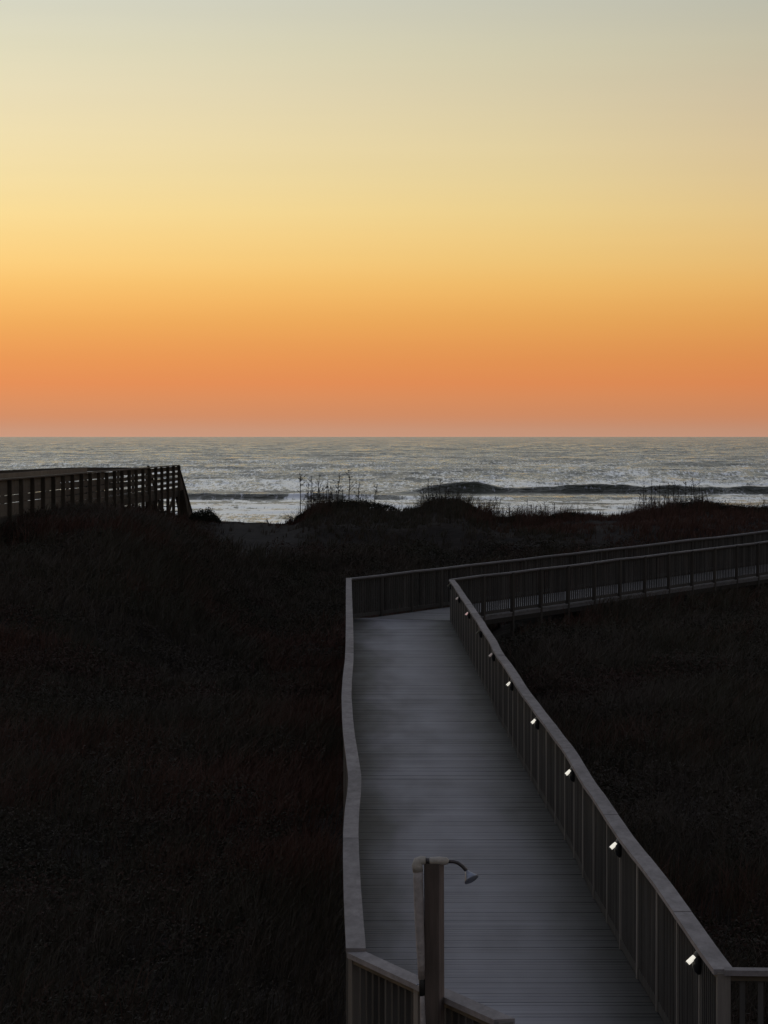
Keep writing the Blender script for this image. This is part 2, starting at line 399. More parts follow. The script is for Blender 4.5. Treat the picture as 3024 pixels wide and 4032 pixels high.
fs_ = N(nt, 'ShaderNodeMath', operation='ADD'); L(fr.outputs[0], fs_.inputs[0]); L(ft.outputs['Fac'], fs_.inputs[1])
fk = N(nt, 'ShaderNodeMapRange', interpolation_type='SMOOTHSTEP'); fk.inputs['From Min'].default_value = 0.70; fk.inputs['From Max'].default_value = 1.28; L(fs_.outputs[0], fk.inputs['Value'])
L(fk.outputs[0], ms.inputs['Fac']); L(b.outputs[0], ms.inputs[1]); L(fo.outputs[0], ms.inputs[2])
L(ms.outputs[0], nt.nodes['Material Output'].inputs['Surface'])
M['water'] = m
sea = bulk('sea', V, FL, 4, m, tone=foam.ravel(), smooth=True)
tag(sea, kind='structure')

# ------------------------------------------------------------------ the two long rails, read off the photograph
RP = [(1765, 2277), (1880, 2451), (1925, 2524), (1952, 2578), (1988, 2626), (2031, 2698), (2118, 2819), (2175, 2897), (2234, 2978), (2267, 3034), (2301, 3095), (2356, 3173), (2395, 3229), (2434, 3290), (2490, 3368), (2579, 3485), (2679, 3628), (2749, 3734), (2819, 3826)]
LP = [(1384, 2280), (1386, 2349), (1390, 2451), (1392, 2524), (1392, 2596), (1386, 2668), (1384, 2741), (1390, 2831), (1398, 2902), (1410, 2975), (1423, 3059), (1421, 3125), (1414, 3192), (1411, 3282), (1414, 3373), (1421, 3499), (1431, 3637), (1440, 3734)]
CH = 1.07     # cap top above the deck
def to_xd(pts):
    r = sorted(((CAMZ - CH) * F / (y - HOR), (x - 1512) * (CAMZ - CH) / (y - HOR)) for x, y in pts)
    return np.array([a for a, _ in r]), np.array([c for _, c in r])
rd, rx = to_xd(RP); ld, lx = to_xd(LP)
def right_in(d): return float(np.interp(d, rd, rx))
def left_in(d): return float(np.interp(d, ld, lx))
CAPW = 0.142
FARD = 89.0
Fc = Vector((left_in(FARD) - CAPW / 2, FARD + 0.1, 0))     # far left corner (centre line)
Cc = Vector((right_in(FARD) + CAPW / 2, FARD - 0.5, 0))    # inner corner where the leg turns off
U = Vector((0.476, 0.8794, 0)); RISE = 0.0185
NL = Vector((-0.8794, 0.476, 0))

# the boardwalk itself -------------------------------------------------------
bw = thing('boardwalk', 'long grey plank boardwalk running from the viewer and bending right across the dark dune', 'boardwalk', (0, 25, 0))
mb = MB(); tones = []
y = 17.0
def left_edge(y):
    if y > 24.5: return left_in(y) - 0.10
    if y > 21.75: return -0.195 + (24.5 - y) / 2.75 * 0.925
    return 0.70
while y < 90.6:
    pitch = 0.147
    w = 0.1395
    x0 = left_edge(y); x1 = right_in(y) + 0.10 if y > 23.6 else 5.2
    if y > FARD + 0.1:
        x0 = Fc.x + (y - Fc.y) / U.y * U.x - 0.05
        k = (y - Cc.y) / NL.y
        x1 = Cc.x + NL.x * k
        if x1 - x0 < 0.1: break
    elif y > Cc.y:
        x1 = Cc.x + NL.x * (y - Cc.y) / NL.y
    mb.box(((x0 + x1) / 2, y, -0.018 + random.uniform(-0.0015, 0.0015)), ((x1 - x0) / 2, 0, random.uniform(-.001, .001)), (0, w / 2, random.uniform(-.0012, .0012)), (0, 0, 0.018), random.gauss(1, 0.045))
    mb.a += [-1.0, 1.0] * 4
    y += pitch
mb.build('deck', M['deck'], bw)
mb = MB(); s = 0.05
LEGLEN = 34.0; LEGW = 2.28
while s < LEGLEN:
    c = Cc + U * s + NL * (LEGW / 2); c.z = -0.018 + s * RISE + 0.0015
    mb.box(c, NL * (LEGW / 2 + 0.09), U * 0.0697 + Vector((0, 0, 0.0697 * RISE)), (0, 0, 0.018), random.gauss(1, 0.10))
    s += 0.147
M['deck_leg'] = wood('deck_boards_leg', (0.215, 0.215, 0.225), grain=(4, 6, 9), var=0.2, rough=0.65, bump=0.3, warm=(0.19, 0.185, 0.185), blotch=0.5)
mb.build('deck', M['deck_leg'], bw)
for fn, off in ((left_in, -0.075), (right_in, 0.075)):
    mb = MB(); mb.sweep([(fn(d) + off, d, -0.165) for d in np.linspace(24.7 if off < 0 else 23.8, FARD - (0 if off < 0 else 0.6), 44)], 0.04, 0.235)
    mb.build('edge_beam', M['post'], bw)
for off in (-0.06, LEGW + 0.06):
    mb = MB()
    p = Cc + NL * off; q = p + U * LEGLEN
    mb.beam((p.x, p.y, -0.078), (q.x, q.y, -0.078 + LEGLEN * RISE), 0.04, 0.075, 0.75)
    mb.build('edge_beam', M['cap_leg'], bw)
    mb = MB(); mb.beam((p.x, p.y, -0.18), (q.x, q.y, -0.18 + LEGLEN * RISE), 0.036, 0.12, 0.5)  # lower beam toned dark, under-deck shade put into its colour
    mb.build('edge_beam', M['dark_post'], bw)

# ------------------------------------------------------------------ railings
def resample(path, step0, step, end_gap=0.5):
    pts = [Vector(p) for p in path]
    acc = [0.0]
    for a, c in zip(pts, pts[1:]): acc.append(acc[-1] + (c - a).length)
    T = acc[-1]
    def P(s):
        s = min(max(s, 0), T)
        k = int(np.searchsorted(acc, s, side='right') - 1); k = min(k, len(pts) - 2)
        f = (s - acc[k]) / max(1e-9, acc[k + 1] - acc[k])
        return pts[k].lerp(pts[k + 1], f)
    return P, T

def railing(label, group, path, posts, base_len=1.5, post_out=0.0, cap_mat='cap', post_mat='post', dz=0.0, nearest_first=True, bal_pitch=0.125, bal=(0.019, 0.019), bal_in=0.0, board=2, wob=0.010, name='railing', sub='rail', height=CH, capw=CAPW, seed=1):
    """path: centre line at deck level; posts: arc lengths. Parts: post, cap_board, sub_rail, bottom_rail, baluster"""
    r = random.Random(seed)
    P, T = resample(path, 0, 0)
    root = thing(name, label, 'railing', P(0), group)
    H = height + dz
    hz = [r.uniform(-wob, wob) for _ in posts]
    def tangent(s):
        a, c = P(s - 0.1), P(s + 0.1); t = Vector((c.x - a.x, c.y - a.y, 0)); return t.normalized()
    def topz(s):
        return float(np.interp(s, posts, hz))
    def side(s):
        t = tangent(s); return Vector((t.y, -t.x, 0)) * bal_in
    # posts
    for s in posts:
        p = P(s); t = tangent(s); n = Vector((t.y, -t.x, 0))
        c = p + n * post_out
        gz = float(terrain(c.x, c.y)) - 0.4
        gz = max(gz, p.z - base_len) if base_len < 1.5 else gz
        top = p.z + H - 0.02
        b_ = MB(); b_.box((c.x, c.y, (gz + top) / 2), t * 0.0445, n * 0.0445, (r.uniform(-.004, .004), r.uniform(-.004, .004), (top - gz) / 2), r.gauss(1, 0.12))
        b_.build('post', M[post_mat], root)
    # caps, in boards that span two bays
    k = 0
    while k < len(posts) - 1:
        e = min(k + board, len(posts) - 1)
        s0, s1 = posts[k] + (0.005 if k else -0.0), posts[e] - (0.005 if e < len(posts) - 1 else 0)
        ss = np.linspace(s0, s1, 4 * (e - k) + 1)
        lift = r.uniform(-0.003, 0.003)
        b_ = MB(); b_.sweep([P(s) + Vector((0, 0, H - 0.019 + topz(s) + lift)) for s in ss], capw, 0.038, r.gauss(1, 0.08))
        b_.build('cap_board', M[cap_mat], root)
        b_ = MB(); b_.sweep([P(s) + Vector((0, 0, H - 0.0575 + topz(s) + lift)) for s in ss], 0.083, 0.0375, r.gauss(1, 0.1))
        b_.build('sub_rail', M[sub], root)
        k = e
    ss_b = []
    for a, c in zip(posts, posts[1:]):
        b_ = MB(); b_.sweep([P(s) + side(s) + Vector((0, 0, 0.058)) for s in np.linspace(a + 0.05, c - 0.05, 3)], 0.036, 0.086, r.gauss(1, 0.1))
        b_.build('bottom_rail', M['baluster'], root)
        n = max(1, int(round((c - a) / bal_pitch)) - 1)
        for i in range(n):
            ss_b.append(a + (c - a) * (i + 1) / (n + 1))
    proto = None; rest = MB()
    order = sorted(ss_b, key=lambda s: P(s).y)
    for i, s in enumerate(order):
        p = P(s) + side(s); t = tangent(s); n = Vector((t.y, -t.x, 0))
        top = H - 0.068 + topz(s)
        if i < 100:
            b_ = MB(); b_.box((p.x, p.y, p.z + (0.02 + top) / 2), t * bal[0], n * bal[1], (0, 0, (top - 0.02) / 2), r.gauss(1, 0.18))
            b_.build('baluster', M['baluster'], root)
        else:
            rest.box((p.x, p.y, p.z + (0.02 + top) / 2), t * bal[0], n * bal[1], (0, 0, (top - 0.02) / 2), r.gauss(1, 0.18))
    if rest.v:
        o = rest.build('baluster', M['baluster'], root); o['kind'] = 'stuff'
    return root

SP = 1.725
G = 'railings along the boardwalk'
path = [Vector((left_in(d) - CAPW / 2, d, 0)) for d in np.arange(24.5, FARD + 0.11, 0.43)]
_, T = resample(path, 0, 0)
railing('wavering grey cap railing along the left edge of the straight boardwalk', G, path, list(np.linspace(0, T, 39)), seed=2)
path = [Vector((right_in(d) + CAPW / 2, d, 0)) for d in np.arange(23.65, Cc.y + 0.01, 0.43)]
_, T = resample(path, 0, 0)
pp = [0.0, 1.13] + list(np.arange(1.13 + SP, T - 0.6, SP)) + [T]
railing('slanting grey railing with the small lamps, on the right edge of the straight boardwalk', G, path, pp, seed=3, bal_in=-0.019)
Ac, Bc = Vector((-0.197, 24.47, 0)), Vector((0.762, 21.63, 0))
La = (Bc - Ac).length
railing('short railing angling behind the shower post at the bottom of the picture', G, [Ac, Bc], [0, La * 0.47, La], dz=-0.004, bal_pitch=0.135, seed=4)
railing('railing stub running toward the viewer at the bottom edge, right of the shower post', G, [Bc + Vector((0.03, -0.02, 0)), Vector((0.60, 17.5, 0))], [0.16, 1.5, 3.0, 4.2], dz=-0.009, seed=5)
Rc = Vector((right_in(23.6) + CAPW / 2, 23.62, 0))
railing('railing turning off to the right edge at the near corner, bottom right', G, [Rc, Vector((5.4, 23.36, 0))], [0.0, 1.5, 3.0], dz=-0.004, bal_pitch=0.122, seed=6)
T = 31.5
e0 = Fc.copy(); e1 = Fc + U * (T + 2.0); e1.z = (T + 2.0) * RISE
railing('far railing of the boardwalk branch that climbs to the right, nearer the sea', G, [e0, e1], list(np.arange(0, T + 2, SP)), cap_mat='cap_leg', post_mat='dark_post', sub='dark_post', seed=7, dz=-0.004, capw=0.13, bal=(0.013, 0.017))
e0 = Cc.copy(); e1 = Cc + U * T; e1.z = T * RISE
railing('near railing of the boardwalk branch that climbs to the right, dark posts outside', G, [e0, e1], list(np.arange(0, T, SP)), cap_mat='cap_leg', post_mat='dark_post', post_out=0.055, seed=8, dz=-0.004, capw=0.13, bal=(0.012, 0.015), sub='dark_post')

# ------------------------------------------------------------------ rail lamps
def rail_lamp(d, mat, label, group, prop):
    x = right_in(d)
    root = thing('rail_lamp', label, 'lamp', (x, d, 1.0), group)
    o = Vector((x, d, 1.0))
    ax = Vector((-0.075, -0.015, -0.066)).normalized()
    p0 = o + Vector((0.018, 0, 0.022))
    b_ = MB(); b_.box(o + Vector((0.030, 0, -0.02)), (0.012, 0, 0), (0, 0.03, 0), (0, 0, 0.04)); b_.build('mounting_plate', M['black'], root)
    b_ = MB(); b_.tube([p0, p0 + ax * 0.022, p0 + ax * 0.024, p0 + ax * 0.044], [0.024, 0.024, 0.020, 0.020], 14); b_.build('collar', M['collar'], root)
    q = p0 + ax * 0.044
    b_ = MB(); b_.tube([q, q + ax * 0.006, q + ax * 0.066, q + ax * 0.070], [0.0165, 0.0185, 0.0185, 0.0165], 14); b_.build('lens', mat, root)
    b_ = MB(); b_.tube([q + ax * 0.070, q + ax * 0.080], [0.019, 0.018], 14); b_.build('end_ring', M['collar'], root)
    b_ = MB(); b_.tube([o + Vector((0.022, 0, 0.0)), o + Vector((0.006, -0.004, -0.03)), o + Vector((0.012, -0.004, -0.11)), o + Vector((0.022, 0, -0.135))], [0.022, 0.036, 0.030, 0.012], 12); b_.build('housing', M['black'], root)
    b_ = MB(); b_.tube([q + ax * 0.03 + Vector((0.01, 0, -0.028)), o + Vector((-0.028, -0.01, -0.085)), o + Vector((-0.012, -0.01, -0.112)), o + Vector((0.008, 0, -0.12))], 0.004, 6); b_.build('wire', M['collar'], root)
    return root
LAMPS = [(1.0, 'white', 'largest lit lamp on the right railing, beside the near corner'),
         (1.0, 'white', 'second brightest white lamp up the right railing from the near corner'),
         (1.0, 'white', 'third white lamp up the right railing, above the shower head level'),
         (1.0, 'white', 'fourth white lamp up the slanting railing, below the middle of its run'),
         (0.85, 'white', 'last of the five bright white lamps, nearest the dim ones up the railing'),
         (0.12, 'pink', 'faint greyish pink lamp just past the five bright ones up the railing'),
         (0.0, 'off', 'unlit dark lamp between the faint pink lamp and the red tinged one'),
         (0.42, 'red', 'small lamp with a red tinge, fourth from the far corner of the railing'),
         (0.12, 'pink', 'dim pinkish lamp next to the last, close to the far railing corner'),
         (0.02, 'off', 'farthest lamp, unlit and olive, at the far corner of the railing')]
COLS = {'white': (1.0, 0.96, 0.84), 'pink': (1.0, 0.78, 0.74), 'red': (1.0, 0.62, 0.60), 'off': (0.8, 0.8, 0.6)}
cache = {}
for i, (st, c, lab) in enumerate(LAMPS):
    d = 24.75 + 6.9 * i
    if i == 9: d = 87.0
    if c == 'off':
        if 'off' not in cache: cache['off'] = plain('lens_unlit', (0.16, 0.15, 0.10), 0.4)
        mt = cache['off']
    else:
        key = f'{c}{st}'
        if key not in cache: cache[key] = glow('lens_' + c, COLS[c], st * 0.78)
        mt = cache[key]
    rail_lamp(d - 0.06, mt, lab, 'lamps along the right railing', i)

# ------------------------------------------------------------------ the outdoor shower
SD = 22.5
sh = thing('outdoor_shower', 'brown timber shower post with foam wrapped pipe and gooseneck shower head, bottom centre', 'shower', (0.325, SD, -1.5))
pz = CAMZ - (3402 - HOR) / F * SD
b_ = MB()
rot = math.radians(-22)
tx = Vector((math.cos(rot), math.sin(rot), 0)); ty = Vector((-math.sin(rot), math.cos(rot), 0))
cx, cy = 0.329, SD
hw = 0.0530
prof = []
for sx, sy in ((-1, -1), (1, -1), (1, 1), (-1, 1)):
    for k in (0, 1):
        e = 0.008
        if (sx * sy > 0) == (k == 0): prof.append((sx * hw, sy * (hw - e)))
        else: prof.append((sx * (hw - e), sy * hw))
prof.sort(key=lambda p: math.atan2(p[1], p[0]))
vs = []; zz = np.linspace(-1.7, pz, 12)
for z in zz:
    lean = (z - pz) * -0.003
    for a, c in prof: vs.append(Vector((cx + lean, cy, z)) + tx * a + ty * c)
fs = []
n8 = len(prof)
for i in range(len(zz) - 1):
    pass
for k in range(n8):
    a, c = prof[k], prof[(k + 1) % n8]
    lit_face = (a[0] + c[0]) / 2 > hw * 0.93  # right-hand face painted paler, side light put into its tone
    b_.add([vs[i * n8 + kk] for i in range(len(zz)) for kk in (k, (k + 1) % n8)], [(2 * i, 2 * i + 1, 2 * i + 3, 2 * i + 2) for i in range(len(zz) - 1)], 1.9 if lit_face else 1.15)
fs.append(tuple(reversed(range(n8)))); fs.append(tuple((len(zz) - 1) * n8 + k for k in range(n8)))
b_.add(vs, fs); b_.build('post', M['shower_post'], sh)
def sp(px, py, dd=-0.02): return at(px, py, SD + dd)
# riser with its foam sleeve, slightly crooked; elbow on top
b_ = MB(); pts = [sp(1647, 3425), sp(1647, 3470), sp(1650, 3560), sp(1652, 3640), sp(1656, 3720), sp(1659, 3790), sp(1661, 3862)]
b_.tube(pts, [0.031, 0.0325, 0.0325, 0.031, 0.0285, 0.026, 0.023], 14); b_.build('foam_sleeve', M['foam'], sh)
b_ = MB(); b_.tube([sp(1646, 3436), sp(1643, 3412), sp(1648, 3396), sp(1660, 3391), sp(1676, 3391)], [0.034, 0.036, 0.034, 0.030, 0.027], 14); b_.build('elbow', M['foam_top'], sh)
b_ = MB(); b_.tube([sp(1674, 3393), sp(1694, 3394)], [0.020, 0.020], 12); b_.build('clamp', M['dark_metal'], sh)
b_ = MB(); b_.tube([sp(1690, 3395), sp(1696, 3394), sp(1730, 3393), sp(1758, 3394), sp(1767, 3397)], [0.018, 0.026, 0.029, 0.026, 0.014], 14); b_.build('foam_sleeve', M['foam_top'], sh)
b_ = MB(); b_.tube([sp(1762, 3396), sp(1785, 3396), sp(1803, 3401), sp(1820, 3413), sp(1834, 3428), sp(1841, 3438)], 0.0125, 10); b_.build('shower_arm', M['dark_metal'], sh)
a_ = sp(1838, 3434); e_ = sp(1858, 3468, -0.05)
ax = (e_ - a_).normalized(); Ln = (e_ - a_).length
b_ = MB(); b_.tube([a_, a_ + ax * 0.012, a_ + ax * (Ln * 0.93), a_ + ax * Ln, a_ + ax * (Ln - 0.004)], [0.013, 0.016, 0.050, 0.051, 0.044], 20); b_.build('shower_head', M['chrome'], sh)
b_ = MB(); b_.tube([sp(1662, 3856), sp(1662, 3862), sp(1663, 3922), sp(1664, 3928)], [0.014, 0.021, 0.021, 0.016], 12); b_.build('valve', M['black'], sh)
b_ = MB(); b_.tube([sp(1660, 3882), sp(1645, 3882), sp(1638, 3887)], 0.004, 8); b_.build('valve_handle', M['chrome'], sh)
b_ = MB(); b_.tube([sp(1664, 3924), sp(1665, 3970), sp(1668, 4040), sp(1670, 4400)], [0.016, 0.018, 0.021, 0.021], 12); b_.build('lower_pipe', M['foam'], sh)

# ------------------------------------------------------------------ old raised walkover at the left
DKZ = CAMZ - 1.275 - 1.07
wo = thing('raised_walkover', 'dark weathered timber walkover above the dune scrub at the left edge, ending at the beach', 'walkover', (-10, 125, 1.5))
W0 = Vector((-11.35, 97.0, DKZ)); W1 = Vector((-9.02, 150.0, DKZ))
wd = (W1 - W0).normalized(); wn_ = Vector((wd.y, -wd.x, 0))
mb = MB(); Lw = (W1 - W0).length
s = 0
while s < Lw:
    c = W0 + wd * s - wn_ * 0.57
    mb.box((c.x, c.y, DKZ - 0.02), wn_ * 0.60, wd * 0.069, (0, 0, 0.018), random.gauss(1, 0.12)); s += 0.146
mb.build('deck', M['old'], wo)
for off in (0.02, -1.15):
    mb = MB(); p = W0 + wn_ * off; q = W1 + wn_ * off
    mb.beam((p.x, p.y, DKZ - 0.16), (q.x, q.y, DKZ - 0.16), 0.045, 0.24, 0.5); mb.build('edge_beam', M['old'], wo)
n_p = int(Lw / 2.3)
for i in range(n_p + 1):
    p = W0 + wd * (Lw * i / n_p) + wn_ * 0.055
    gz = float(terrain(p.x, p.y)) - 0.5
    b_ = MB(); top = DKZ + 1.05 + random.uniform(-.01, .01)
    b_.box((p.x, p.y, (top + gz) / 2), wn_ * 0.065, wd * 0.065, (0, 0, (top - gz) / 2), random.gauss(1, .15)); b_.build('post', M['old'], wo)
for i in range(0, n_p, 2):
    p = W0 + wd * (Lw * i / n_p); q = W0 + wd * (Lw * min(i + 2, n_p) / n_p)
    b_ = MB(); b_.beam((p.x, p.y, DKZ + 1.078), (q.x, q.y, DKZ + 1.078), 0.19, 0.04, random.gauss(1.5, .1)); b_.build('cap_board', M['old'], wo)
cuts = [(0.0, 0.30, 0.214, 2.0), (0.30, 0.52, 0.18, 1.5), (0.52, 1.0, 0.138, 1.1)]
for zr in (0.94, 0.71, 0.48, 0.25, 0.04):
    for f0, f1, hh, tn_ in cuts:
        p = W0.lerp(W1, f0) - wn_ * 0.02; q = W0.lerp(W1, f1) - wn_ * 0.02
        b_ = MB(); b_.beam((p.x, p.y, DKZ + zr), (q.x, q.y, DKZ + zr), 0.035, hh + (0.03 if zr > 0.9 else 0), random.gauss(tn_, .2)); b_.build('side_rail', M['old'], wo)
# far side: posts, rails and a broad cap, ending earlier
V0 = at(-90, 1866, 104.0); V1 = at(577, 1848, 148.0)
fl = (V1 - V0).length; fd = (V1 - V0).normalized()
for i in range(10):
    p = V0 + fd * (fl * i / 9); gz = float(terrain(p.x, p.y)) - 0.5
    b_ = MB(); top = p.z + 0.06
    b_.box((p.x, p.y, (top + gz) / 2), wn_ * 0.05, wd * 0.05, (0, 0, (top - gz) / 2), random.gauss(1, .15)); b_.build('post', M['old'], wo)
vm_ = V0.lerp(V1, 0.5) + Vector((0, 0, 0.07))
for p, q in ((V0, vm_), (vm_, V1)):
    b_ = MB(); b_.beam(p, q, 0.13, 0.15, 0.6); b_.build('cap_board', M['old'], wo)
for zr, hh in ((0.55, 0.12), (0.85, 0.12)):
    b_ = MB(); b_.beam(V0 - Vector((0, 0, zr)), V1 - Vector((0, 0, zr)), 0.04, hh, 0.8); b_.build('side_rail', M['old'], wo)
# broad board on the far side of the walk; its lit look is put into the colour
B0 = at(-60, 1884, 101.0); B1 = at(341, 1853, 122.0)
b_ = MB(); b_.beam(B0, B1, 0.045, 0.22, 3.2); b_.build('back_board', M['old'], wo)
for f in (0.08, 0.36, 0.65, 0.95):
    p = B0.lerp(B1, f) - wn_ * 0.07
    b_ = MB(); b_.box((p.x, p.y, (DKZ + p.z + 0.07) / 2), wn_ * 0.045, wd * 0.045, (0, 0, (p.z + 0.07 - DKZ) / 2), 1.2); b_.build('post', M['old'], wo)
# stair down to the beach: stringers, treads and slanting hand rails seen end-on
for off in (0.02, -1.3):
    p = W1 + wn_ * off; q = p + wd * 5.2 + Vector((0.0, 0, -2.4)) + wn_ * 0.14
    b_ = MB(); b_.beam((p.x, p.y, DKZ - 0.1), (q.x, q.y, q.z - 0.1), 0.05, 0.28); b_.build('stair_stringer', M['old'], wo)
    b_ = MB(); b_.beam((p.x, p.y, DKZ + 1.04), (q.x, q.y, q.z + 1.0), 0.12, 0.05); b_.build('stair_rail', M['old'], wo)
    b_ = MB(); b_.beam((p.x, p.y, DKZ + 0.5), (q.x, q.y, q.z + 0.5), 0.05, 0.10); b_.build('stair_rail', M['old'], wo)
    if off > 0:
        for k in range(8):
            b_ = MB(); z_ = 0.82 - k * 0.235
            b_.beam((p.x, p.y, DKZ + z_), (q.x, q.y, q.z + z_), 0.03, 0.245, random.gauss(.8, .1)); b_.build('stair_side_board', M['old'], wo)
    for f in (0.33, 0.66, 1.0):
        c = p.lerp(q, f); gz = float(terrain(c.x, c.y)) - 0.5
        b_ = MB(); b_.box((c.x, c.y, (gz + c.z + 1.0) / 2), wn_ * 0.045, wd * 0.045, (0, 0, (c.z + 1.0 - gz) / 2)); b_.build('post', M['old'], wo)
for k in range(11):
    c = (W1 - wn_ * 0.64) + (wd * 5.2 + Vector((0, 0, -2.4)) + wn_ * 0.14) * ((k + 0.5) / 11)
    b_ = MB(); b_.box(c, wn_ * 0.62, wd * 0.14, (0, 0, 0.02), random.gauss(1, .12)); b_.build('stair_tread', M['old'], wo)
# raking brace and boards closing the end bay
e = W1 + wn_ * 0.06
b_ = MB(); b_.beam((e.x, e.y, DKZ - 0.05), (e.x + 0.44, e.y - 0.3, float(terrain(e.x + .44, e.y)) - 0.3), 0.06, 0.5, 0.7); b_.build('raking_brace', M['old'], wo)
b_ = MB(); b_.beam((e.x - 0.45, e.y - 1.5, DKZ - 1.2), (e.x - 0.18, e.y - 1.2, DKZ - 0.3), 0.08, 0.08, 2.2); b_.build('raking_brace', M['old'], wo)

# ------------------------------------------------------------------ dune grass and scrub
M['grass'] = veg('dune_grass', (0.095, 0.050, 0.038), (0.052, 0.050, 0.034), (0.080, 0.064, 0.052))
def on_walk(x, d):
    li = np.interp(d, ld, lx) - 0.22; ri = np.interp(d, rd, rx) + 0.22
    a = (x > li) & (x < ri) & (d < FARD + 0.8)
    rx_, ry_ = x - Cc.x, d - Cc.y
    al = rx_ * U.x + ry_ * U.y; ac = rx_ * NL.x + ry_ * NL.y
    return a | ((al > -0.6) & (al < LEGLEN) & (ac > -0.2) & (ac < LEGW + 0.2))
def scatter(n, dmin, dmax, power):
    d = (dmin ** power + rng.random(n) * (dmax ** power - dmin ** power)) ** (1 / power)
    x = (rng.random(n) * 2 - 1) * (d * 0.112 * 1.25 + 1.0)
    return x, d
def blades(nclump, per, dmin, dmax, hmin, hmax, wid, power=1.6, lean=0.5, keep=None):
    x, d = scatter(nclump, dmin, dmax, power)
    ok = ~on_walk(x, d)
    dens = fbm(x * 0.45, d * 0.3, 71)
    ok &= rng.random(nclump) < np.clip((dens - 0.2) * 4.5, 0.35, 1)
    ok &= rng.random(nclump) > bare_sand(x, d) * 0.96
    if keep is not None: ok &= keep(x, d)
    x, d = x[ok], d[ok]; n = len(x)
    tint = np.clip((fbm(x * 0.22 + 9, d * 0.14, 81, 3) - 0.5) * 2.2 + 0.5 + rng.normal(0, 0.13, n), 0, 1)
    hs = (hmin + (hmax - hmin) * np.clip(fbm(x * 0.3, d * 0.22, 91) * 1.6 - 0.3 + rng.normal(0, .15, n), 0, 1))
    la = rng.normal(0.35, 0.9, n)       # the wind leans the tufts one way
    X = np.repeat(x, per) + rng.normal(0, 0.07, n * per); D = np.repeat(d, per) + rng.normal(0, 0.07, n * per)
    Hh = np.repeat(hs, per) * rng.uniform(0.55, 1.1, n * per)
    T_ = np.clip(np.repeat(tint, per) + rng.normal(0, 0.08, n * per), 0, 1)
    ang = np.repeat(la, per) + rng.normal(0, 0.9, n * per)
    ln = Hh * lean * rng.uniform(0.2, 1.1, n * per)
    Z = terrain(X, D) - 0.03
    dx, dy = np.cos(ang) * ln, np.sin(ang) * ln
    fa = rng.uniform(0, math.pi, n * per); W = wid * (0.7 + 0.6 * rng.random(n * per)) * np.clip(D / 70, 0.6, 2)
    wx, wy = np.cos(fa) * W / 2, np.sin(fa) * W / 2
    k = len(X)
    P = np.empty((k, 5, 3))
    P[:, 0] = np.stack([X - wx, D - wy, Z], 1); P[:, 1] = np.stack([X + wx, D + wy, Z], 1)
    mx_, my_, mz = X + dx * 0.35, D + dy * 0.35, Z + Hh * 0.62
    P[:, 2] = np.stack([mx_ + wx * .7, my_ + wy * .7, mz], 1); P[:, 3] = np.stack([mx_ - wx * .7, my_ - wy * .7, mz], 1)
    P[:, 4] = np.stack([X + dx, D + dy, Z + Hh * (1 - 0.12 * lean)], 1)
    b0 = np.arange(k) * 5
    tri = np.stack([b0, b0 + 1, b0 + 2, b0, b0 + 2, b0 + 3, b0 + 3, b0 + 2, b0 + 4], 1)
    return P.reshape(-1, 3), tri.ravel(), np.repeat(T_, 5)
def twiggy(x, d):
    px = 1512 + x / d * F
    k = np.zeros_like(px)
    for c, w_, a in ((1265, 70, 1), (1410, 120, .35), (1700, 75, .9), (1800, 60, .6), (1930, 50, 1), (2080, 90, .9), (2230, 60, .4), (2590, 110, 1), (2760, 90, .7), (2950, 80, .3)):
        k = np.maximum(k, a * np.exp(-((px - c) / w_) ** 2))
    return rng.random(len(px)) < k
parts = [blades(42000, 8, 27, 118, 0.25, 0.95, 0.016, 1.5, 0.75),
         blades(22000, 8, 95, 143, 0.12, 0.42, 0.014, 1.2, 0.6),
         blades(9000, 4, 133, 138.5, 0.30, 1.0, 0.006, 1.2, 0.65, keep=twiggy),
         blades(3000, 7, 134, 138.5, 0.10, 0.30, 0.010, 1.2, 0.7)]
off = 0; VV, FF, TT = [], [], []
for v, f, t in parts:
    VV.append(v); FF.append(f + off); TT.append(t); off += len(v)
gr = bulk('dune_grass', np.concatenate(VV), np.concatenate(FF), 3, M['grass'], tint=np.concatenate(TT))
tag(gr, kind='stuff')

